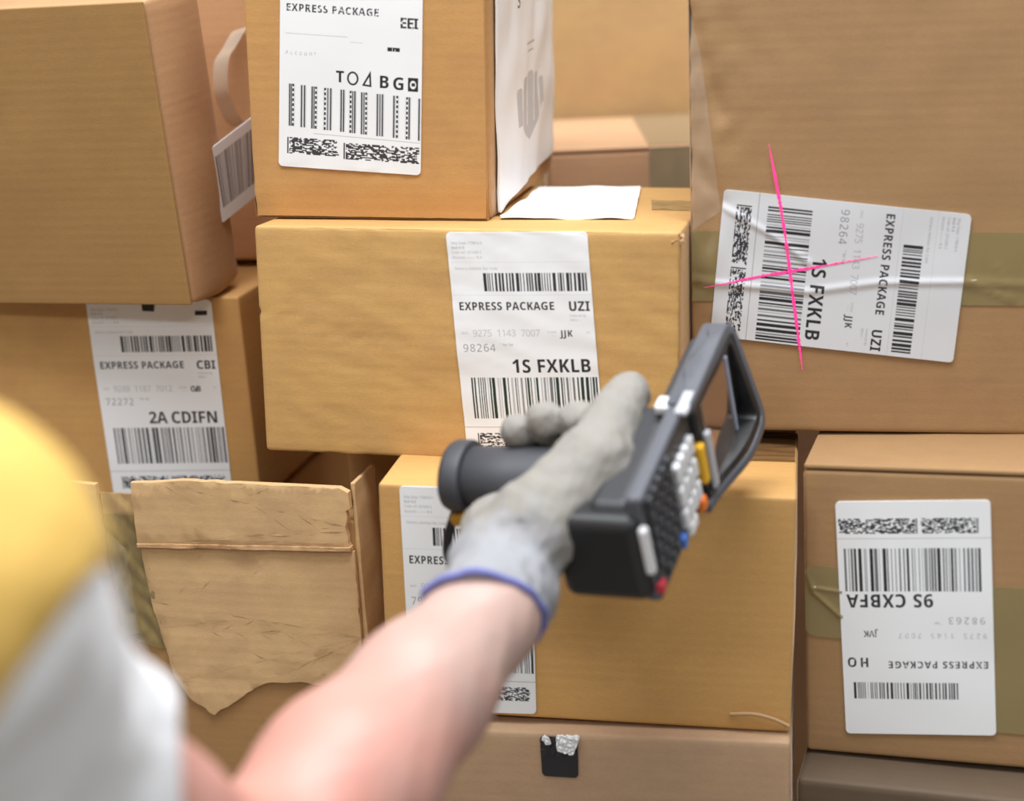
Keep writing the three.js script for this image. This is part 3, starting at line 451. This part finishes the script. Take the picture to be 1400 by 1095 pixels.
const onGrip = (x, y, z) => scanner.localToWorld(V(x * 0.001, y * 0.001, z * 0.001));

const TX = -0.57, MID = V(-0.2832, 1.2567, -0.4649), HEM = V(-0.2684, 1.175, -0.5297), SHO = V(-0.2821, 1.3145, -0.4179), ELB = V(-0.249, 1.1128, -0.5798), WRI = onGrip(3, -43, 98), CUF = onGrip(-9, -38, 132);
const person = thing('person', 'person in a yellow vest and grey sleeve, gloved hand round the scanner grip', 'person', [-0.57, 0, -0.34]);
const AT = person.position, rel = (v) => V(v.x - AT.x, v.y - AT.y, v.z - AT.z), off = (p) => [p[0] - AT.x, p[1] - AT.y, p[2] - AT.z];
const personPart = (name, g, m, label) => { g.translate(-AT.x, -AT.y, -AT.z); return part(name, g, m, person, label); };
const NECK = V(TX, 1.37, -0.36), HEAD = [TX, 1.53, -0.385], SHL = V(-0.765, 1.31, -0.33), ELL = V(-0.81, 1.04, -0.3), WRL = V(-0.8, 0.79, -0.37);
const mix = (a, b, t) => a.clone().lerp(b, t);
{
  const skin = (p) => {
    const F1 = mix(CUF, ELB, 0.3), F2 = mix(CUF, ELB, 0.62);
    let d = smin(capsule(p, WRI, CUF, 0.022, 0.0275), capsule(p, CUF, F1, 0.0275, 0.034), 0.012);
    d = smin(d, capsule(p, F1, F2, 0.034, 0.0405), 0.014); d = smin(d, capsule(p, F2, ELB, 0.0405, 0.037), 0.016);
    d = smin(d, capsule(p, ELB, HEM, 0.037, 0.0375), 0.02); d = smin(d, capsule(p, HEM, MID, 0.0375, 0.037), 0.01); d = smin(d, capsule(p, MID, SHO, 0.037, 0.05), 0.01);
    d = smin(d, capsule(p, SHO, V(-0.765, 1.31, -0.34), 0.05, 0.05), 0.03);
    d = smin(d, capsule(p, SHL, ELL, 0.05, 0.04), 0.03); d = smin(d, capsule(p, ELL, WRL, 0.038, 0.026), 0.015);
    d = smin(d, capsule(p, V(TX, 1.2, -0.35), V(TX, 0.95, -0.33), 0.11, 0.11), 0.05); d = smin(d, capsule(p, V(TX, 1.28, -0.35), NECK, 0.06, 0.055), 0.03);
    d = smin(d, capsule(p, NECK, V(TX, 1.46, -0.37), 0.052, 0.05), 0.02);
    // head with jaw, brow, nose and ears
    let h = ellip(p, HEAD, [0.076, 0.105, 0.094]); h = smin(h, ellip(p, [TX, 1.465, -0.425], [0.05, 0.045, 0.05]), 0.025);
    h = smin(h, capsule(p, V(TX, 1.535, -0.474), V(TX, 1.505, -0.494), 0.008, 0.012), 0.01);
    for (const s of [-1, 1]) { h = smin(h, ellip(p, [TX + s * 0.077, 1.525, -0.385], [0.012, 0.03, 0.018]), 0.006); h = smin(h, capsule(p, V(TX, 1.55, -0.472), V(TX + s * 0.04, 1.552, -0.458), 0.008, 0.007), 0.008); }
    h = smin(h, capsule(p, V(TX - 0.022, 1.473, -0.468), V(TX + 0.022, 1.473, -0.468), 0.006, 0.006), 0.004);
    d = smin(d, h, 0.02);
    // left hand hanging relaxed
    d = smin(d, capsule(p, WRL, V(-0.798, 0.715, -0.39), 0.025, 0.027), 0.014);
    for (const [z, l, r] of [[-0.42, 0.075, 0.0085], [-0.4, 0.085, 0.009], [-0.38, 0.08, 0.0085], [-0.362, 0.062, 0.0078]]) { const a = V(-0.798, 0.70, z), b = V(-0.792, 0.70 - l * 0.55, z - 0.004), c = V(-0.778, 0.70 - l, z - 0.006); d = smin(d, Math.min(capsule(p, a, b, r + 0.001, r), capsule(p, b, c, r, r - 0.0012)), 0.004); }
    d = smin(d, smin(capsule(p, V(-0.79, 0.755, -0.405), V(-0.778, 0.715, -0.44), 0.012, 0.01), capsule(p, V(-0.778, 0.715, -0.44), V(-0.77, 0.685, -0.445), 0.01, 0.008), 0.004), 0.006);
    return d + 0.0004 * noise(p[0] * 40, p[1] * 40, p[2] * 40);
  };
  const cA = new THREE.Color(0xba9c92), cB = new THREE.Color(0xc98e80), g = surface(skin, [-0.88, 0.55, -0.88], [-0.1, 1.68, -0.2], 0.0075);
  // skin that is rosier towards the elbow, with faint mottling
  shade(g, (x, y, z) => cA.clone().lerp(cB, clamp(sstep(z, -0.76, -0.62) * 0.85 + 0.25 * noise(x * 25, y * 25, z * 25), 0, 1)));
  personPart('body', g, new THREE.MeshPhysicalMaterial({ vertexColors: true, roughness: 0.5, sheen: 0.2, sheenRoughness: 0.5 }));

  // glove: palm towards the grip, thumb along the head, three fingertips coming over the far side
  const q = onGrip, fingers = [
    [[26, -20, 10], [30, -21, -14], [14, -22, -30], [-6, -20, -34], 11, 9.5],
    [[28, -40, 12], [29, -39, -16], [4, -36, -38], [-25, -33, -22], 12.6, 12.2],
    [[28, -58, 13], [29, -58, -15], [4, -56, -37], [-25, -53, -21], 12.4, 11.8],
    [[24, -75, 14], [25, -74, -12], [5, -73, -32], [-20, -70, -16], 11, 10.4],
  ].map((f) => [...f.slice(0, 4).map((v) => q(...v)), f[4] * 0.001, f[5] * 0.001]);
  const thumb = [q(-12, -33, 58), q(-25, -10, 20), q(-30, -9, -16), q(-30, -7, -43)];
  const wr = q(3, -43, 98), heel = q(2, -50, 78), hyp = q(8, -66, 44), pal = q(16, -48, 38), cutAt = CUF.clone(), along = CUF.clone().sub(WRI).normalize(), up = V(0, 1.5, 0).sub(CUF), upper = up.addScaledVector(along, -up.dot(along)).normalize(), cutDir = along.clone().addScaledVector(upper, -0.3).addScaledVector(upper.clone().cross(along), 0.5).normalize();   // the cuff is pulled back a little on its upper side
  const palmParts = [[WRI, CUF.clone().addScaledVector(along, 0.035), 0.0285, 0.0325], [wr, heel, 0.027, 0.025], [heel, hyp, 0.025, 0.021], [hyp, q(20, -71, 16), 0.02, 0.013], [heel, pal, 0.024, 0.018], [pal, q(24, -40, 14), 0.018, 0.013], [heel, thumb[0], 0.025, 0.022], [thumb[0], q(8, -24, 30), 0.021, 0.016]];
  const hand = (p, clip = true) => {
    let palm = 1; for (const [a, b, ra, rb] of palmParts) palm = smin(palm, capsule(p, a, b, ra, rb), 0.011);
    let t = smin(capsule(p, thumb[0], thumb[1], 0.0255, 0.022), capsule(p, thumb[1], thumb[2], 0.021, 0.0155), 0.006); t = smin(t, capsule(p, thumb[2], thumb[3], 0.0156, 0.0128), 0.005);
    palm = smin(palm, t, 0.009);
    let d = palm;
    for (const [a, b, c, e, r0, r1] of fingers) { let f = smin(capsule(p, a, b, r0 + 0.0012, r0), capsule(p, b, c, r0, r0 - 0.0006), 0.004); f = smin(f, capsule(p, c, e, r0 - 0.0006, r1), 0.004); d = Math.min(d, smin(palm, f, 0.006)); }
    d += 0.0011 * noise(p[0] * 55, p[1] * 75, p[2] * 55) + 0.0005 * noise(p[0] * 190, p[1] * 190, p[2] * 190);
    if (clip) { const s = (p[0] - cutAt.x) * cutDir.x + (p[1] - cutAt.y) * cutDir.y + (p[2] - cutAt.z) * cutDir.z; d = Math.max(d, s); }
    return d;
  };
  const lo = [1e9, 1e9, 1e9], hi = [-1e9, -1e9, -1e9]; for (const v of [...fingers.flatMap((f) => f.slice(0, 4)), ...thumb, WRI, CUF, heel, hyp, pal]) { [v.x, v.y, v.z].forEach((c, k) => { lo[k] = Math.min(lo[k], c - 0.04); hi[k] = Math.max(hi[k], c + 0.04); }); }
  const gl = surface((p) => hand(p), lo, hi, 0.0025), knit = new THREE.Color(0x949498), coat = new THREE.Color(0x8d8880), inv = scanner.matrixWorld.clone().invert(), tmp = V();
  shade(gl, (x, y, z) => { tmp.set(x, y, z).applyMatrix4(inv).multiplyScalar(1000); const n = noise(x * 60, y * 60, z * 60); return knit.clone().lerp(coat, sstep(-tmp.z + n * 7, -90, -66) * (0.9 + 0.1 * n)); });
  const knitBump = (() => { const N = 128, d = new Uint8Array(N * N * 4); for (let y = 0; y < N; y++) for (let x = 0; x < N; x++) { const k = 128 + 70 * Math.sin((x / N) * Math.PI * 32) * Math.sin((y / N) * Math.PI * 32); d.set([k, k, k, 255], (y * N + x) * 4); } const t = new THREE.DataTexture(d, N, N); t.wrapS = t.wrapT = THREE.RepeatWrapping; t.magFilter = THREE.LinearFilter; t.needsUpdate = true; return t; })();
  const glove = personPart('glove', gl, new THREE.MeshPhysicalMaterial({ vertexColors: true, roughness: 0.82, bumpMap: knitBump, bumpScale: 0.0004, sheen: 0.3, sheenRoughness: 0.7 }), 'grey knitted work glove with a darker coated palm');
  // overlocked hem of the cuff
  const a1 = V(0, 1, 0).cross(cutDir).normalize(), a2 = cutDir.clone().cross(a1), at = cutAt.clone().addScaledVector(cutDir, -0.001), rimPts = [];
  for (let i = 0; i < 40; i++) { const t = (i / 40) * Math.PI * 2, dir = a1.clone().multiplyScalar(Math.cos(t)).addScaledVector(a2, Math.sin(t)); let r = 0.015; for (; r < 0.06; r += 0.0004) { const w = at.clone().addScaledVector(dir, r); if (hand([w.x, w.y, w.z], false) > 0) break; } rimPts.push(at.clone().addScaledVector(dir, r)); }
  const hem = new THREE.TubeGeometry(new THREE.CatmullRomCurve3(rimPts, true), 120, 0.0017, 8, true); hem.translate(-AT.x, -AT.y, -AT.z);
  part('glove_hem', hem, new THREE.MeshStandardMaterial({ color: 0x6a70b4, roughness: 0.85 }), glove, 'blue violet overlocked hem');

  // sleeve and vest
  const axis = HEM.clone().sub(SHO).normalize(), hemDir = V(0.919, -0.07, -0.388), hemAt = V(-0.2438, 1.2287, -0.5289), seam = V(-0.2495, 1.2846, -0.4163), seamDir = V(0.761, -0.637, -0.126);
  const plane = (p, c, n) => (p[0] - c.x) * n.x + (p[1] - c.y) * n.y + (p[2] - c.z) * n.z;
  const fold = (p, k) => k * (noise(p[0] * 18 + p[2] * 20, p[1] * 9, p[2] * 9) + 0.5 * noise(p[0] * 40, p[1] * 22, p[2] * 30));
  const sleeve = surface((p) => { let d = smin(capsule(p, SHO, MID, 0.064, 0.048), capsule(p, MID, HEM.clone().lerp(MID, -0.5), 0.048, 0.047), 0.01) + fold(p, 0.0028); d = Math.max(d, plane(p, hemAt, hemDir)); return Math.max(d, -(capsule(p, MID, HEM.clone().lerp(MID, -0.6), 0.0425, 0.042))); }, [-0.38, 1.06, -0.66], [-0.15, 1.42, -0.32], 0.004);
  personPart('sleeve', sleeve, new THREE.MeshPhysicalMaterial({ color: 0xf0f0f3, roughness: 0.85, sheen: 0.4, sheenRoughness: 0.6 }), 'light grey short sleeve');
  const sl2 = surface((p) => Math.max(capsule(p, SHL, ELL, 0.066, 0.056) + fold(p, 0.0028), plane(p, mix(SHL, ELL, 0.6), ELL.clone().sub(SHL).normalize())), [-0.92, 1.05, -0.45], [-0.67, 1.41, -0.2], 0.008);
  personPart('sleeve', sl2, new THREE.MeshPhysicalMaterial({ color: 0xc3c3cb, roughness: 0.85 }), 'light grey short sleeve');
  const vest = surface((p) => {
    let d = 1; for (const s of [-1, 1]) d = smin(d, capsule(p, V(TX + s * 0.06, 1.2, -0.35), V(TX + s * 0.055, 0.9, -0.33), 0.125, 0.12), 0.05);
    d = smin(d, capsule(p, V(-0.36, 1.3, -0.39), V(-0.74, 1.295, -0.34), 0.066, 0.066), 0.05);
    let c = capsule(p, SHO, MID, 0.069, 0.055); c = Math.max(c, plane(p, seam, seamDir)); d = smin(d, c, 0.03);
    d += fold(p, 0.002); d = Math.max(d, 0.88 - p[1]); d = Math.max(d, -ellip(p, [TX, 1.39, -0.37], [0.075, 0.06, 0.075]));
    return d;
  }, [-0.86, 0.86, -0.56], [-0.17, 1.42, -0.18], 0.0065);
  personPart('vest', vest, new THREE.MeshPhysicalMaterial({ color: 0xdfb55e, roughness: 0.75, sheen: 0.3, sheenRoughness: 0.6, sheenColor: new THREE.Color(0xfff0b0) }), 'yellow vest covering the shoulder');
  const trousers = surface((p) => { let d = capsule(p, V(TX, 0.9, -0.33), V(TX, 0.86, -0.33), 0.105, 0.125); for (const s of [-1, 1]) { const hip = V(TX + s * 0.085, 0.84, -0.33), kn = V(TX + s * 0.1, 0.46, -0.345), an = V(TX + s * 0.11, 0.06, -0.31); d = smin(d, smin(capsule(p, hip, kn, 0.092, 0.066), capsule(p, kn, an, 0.066, 0.052), 0.02), 0.02); } return Math.max(d + fold(p, 0.003), 0.05 - p[1]); }, [-0.81, 0.03, -0.5], [-0.33, 1.08, -0.14], 0.012);
  personPart('trousers', trousers, new THREE.MeshStandardMaterial({ color: 0x2c3242, roughness: 0.9 }));
  for (const s of [-1, 1]) { const x = TX + s * 0.11; personPart('shoe', surface((p) => Math.max(smin(capsule(p, V(x, 0.045, -0.28), V(x + s * 0.01, 0.035, -0.46), 0.046, 0.042), capsule(p, V(x, 0.05, -0.3), V(x, 0.1, -0.31), 0.05, 0.05), 0.03), 0.002 - p[1]), [x - 0.09, -0.02, -0.54], [x + 0.09, 0.18, -0.2], 0.008), new THREE.MeshStandardMaterial({ color: 0x2a2420, roughness: 0.7 })); }
  personPart('hair', surface((p) => Math.max(ellip(p, [TX, 1.548, -0.372], [0.084, 0.104, 0.1]) + 0.002 * noise(p[0] * 90, p[1] * 30, p[2] * 90), Math.min(p[2] * -1 - 0.43, 1) + (1.57 - p[1]) * 0.9, 1.47 - p[1]), [-0.67, 1.45, -0.5], [-0.47, 1.67, -0.26], 0.006), new THREE.MeshStandardMaterial({ color: 0x33241a, roughness: 0.8 }));
  for (const s of [-1, 1]) { const e = new THREE.SphereGeometry(0.0115, 16, 12); e.translate(TX + s * 0.031, 1.533, -0.463); personPart('eye', e, new THREE.MeshStandardMaterial({ color: 0xe8e4de, roughness: 0.25 })); }
}

// ---------------------------------------------------------------- the hall
{
  const wall = new THREE.MeshStandardMaterial({ color: 0xd9d7d2, roughness: 0.9 }), conc = new THREE.MeshStandardMaterial({ color: 0xa09c96, roughness: 0.6, bumpMap: BOARD_BUMP, bumpScale: 0.0005 });
  struct('floor', box(9.4, 0.2, 9.4, 0, -0.1, 1.5), conc);
  struct('ceiling', box(9.4, 0.2, 9.4, 0, CEILING + 0.1, 1.5), wall);
  struct('wall_back', box(9.4, CEILING, 0.2, 0, CEILING / 2, -3.1), wall);
  struct('wall_front', box(9.4, CEILING, 0.2, 0, CEILING / 2, 6.1), wall);
  struct('wall_left', box(0.2, CEILING, 9, -4.6, CEILING / 2, 1.5), wall);
  struct('wall_right', box(0.2, CEILING, 9, 4.6, CEILING / 2, 1.5), wall);
  const wood = board(0xc49a68, 0.8), pallet = thing('wooden_pallet', 'wooden pallet on the concrete floor under the stack of boxes', 'pallet', [-0.25, 0, -1.45]);
  for (const z of [-0.5, 0, 0.5]) part('stringer', box(1.5, 0.096, 0.09, 0, 0.07, z, 0.004), wood, pallet);
  for (let i = 0; i < 8; i++) { part('deck_board', box(0.16, 0.022, 1.2, -0.67 + i * 0.1914, 0.129, 0, 0.003), wood, pallet); if (i % 3 === 0) part('bottom_board', box(0.12, 0.022, 1.2, -0.67 + i * 0.1914, 0.011, 0, 0.003), wood, pallet); }
  const WHERE = ['slim light hanging on two rods above the stack of boxes', 'rectangular ceiling light to the right of the stack', 'rectangular ceiling light to the right, farther from the boxes', 'rectangular ceiling light to the left of the stack', 'rectangular ceiling light to the left, farther from the boxes', 'rectangular ceiling light behind the stack of boxes'];
  LAMPS.forEach(([x, y, z, w, d, k], i) => {
    const o = thing('ceiling_light', WHERE[i], 'ceiling light', [x, y, z]);
    part('housing', box(w + 0.06, 0.06, d + 0.06, 0, -0.031, 0, 0.01), plastic(0xe8e8e8), o);
    part('diffuser', box(w, 0.012, d, 0, -0.068, 0, 0.004), new THREE.MeshStandardMaterial({ color: 0xffffff, emissive: LAMP_COLOR, emissiveIntensity: 3, roughness: 0.6 }), o);
    if (y < CEILING) for (const s of [-1, 1]) { const g = new THREE.CylinderGeometry(0.006, 0.006, CEILING - y + 0.01, 12); g.translate(s * w * 0.38, (CEILING - y) / 2 - 0.005, 0); part('rod', g, SILVER, o); }
    const l = new THREE.RectAreaLight(LAMP_COLOR, LAMP_NITS * k, w, d); l.position.set(x, y - 0.085, z); l.rotation.x = -Math.PI / 2; l.castShadow = true; scene.add(l);
  });
}
renderer.render(scene, camera);
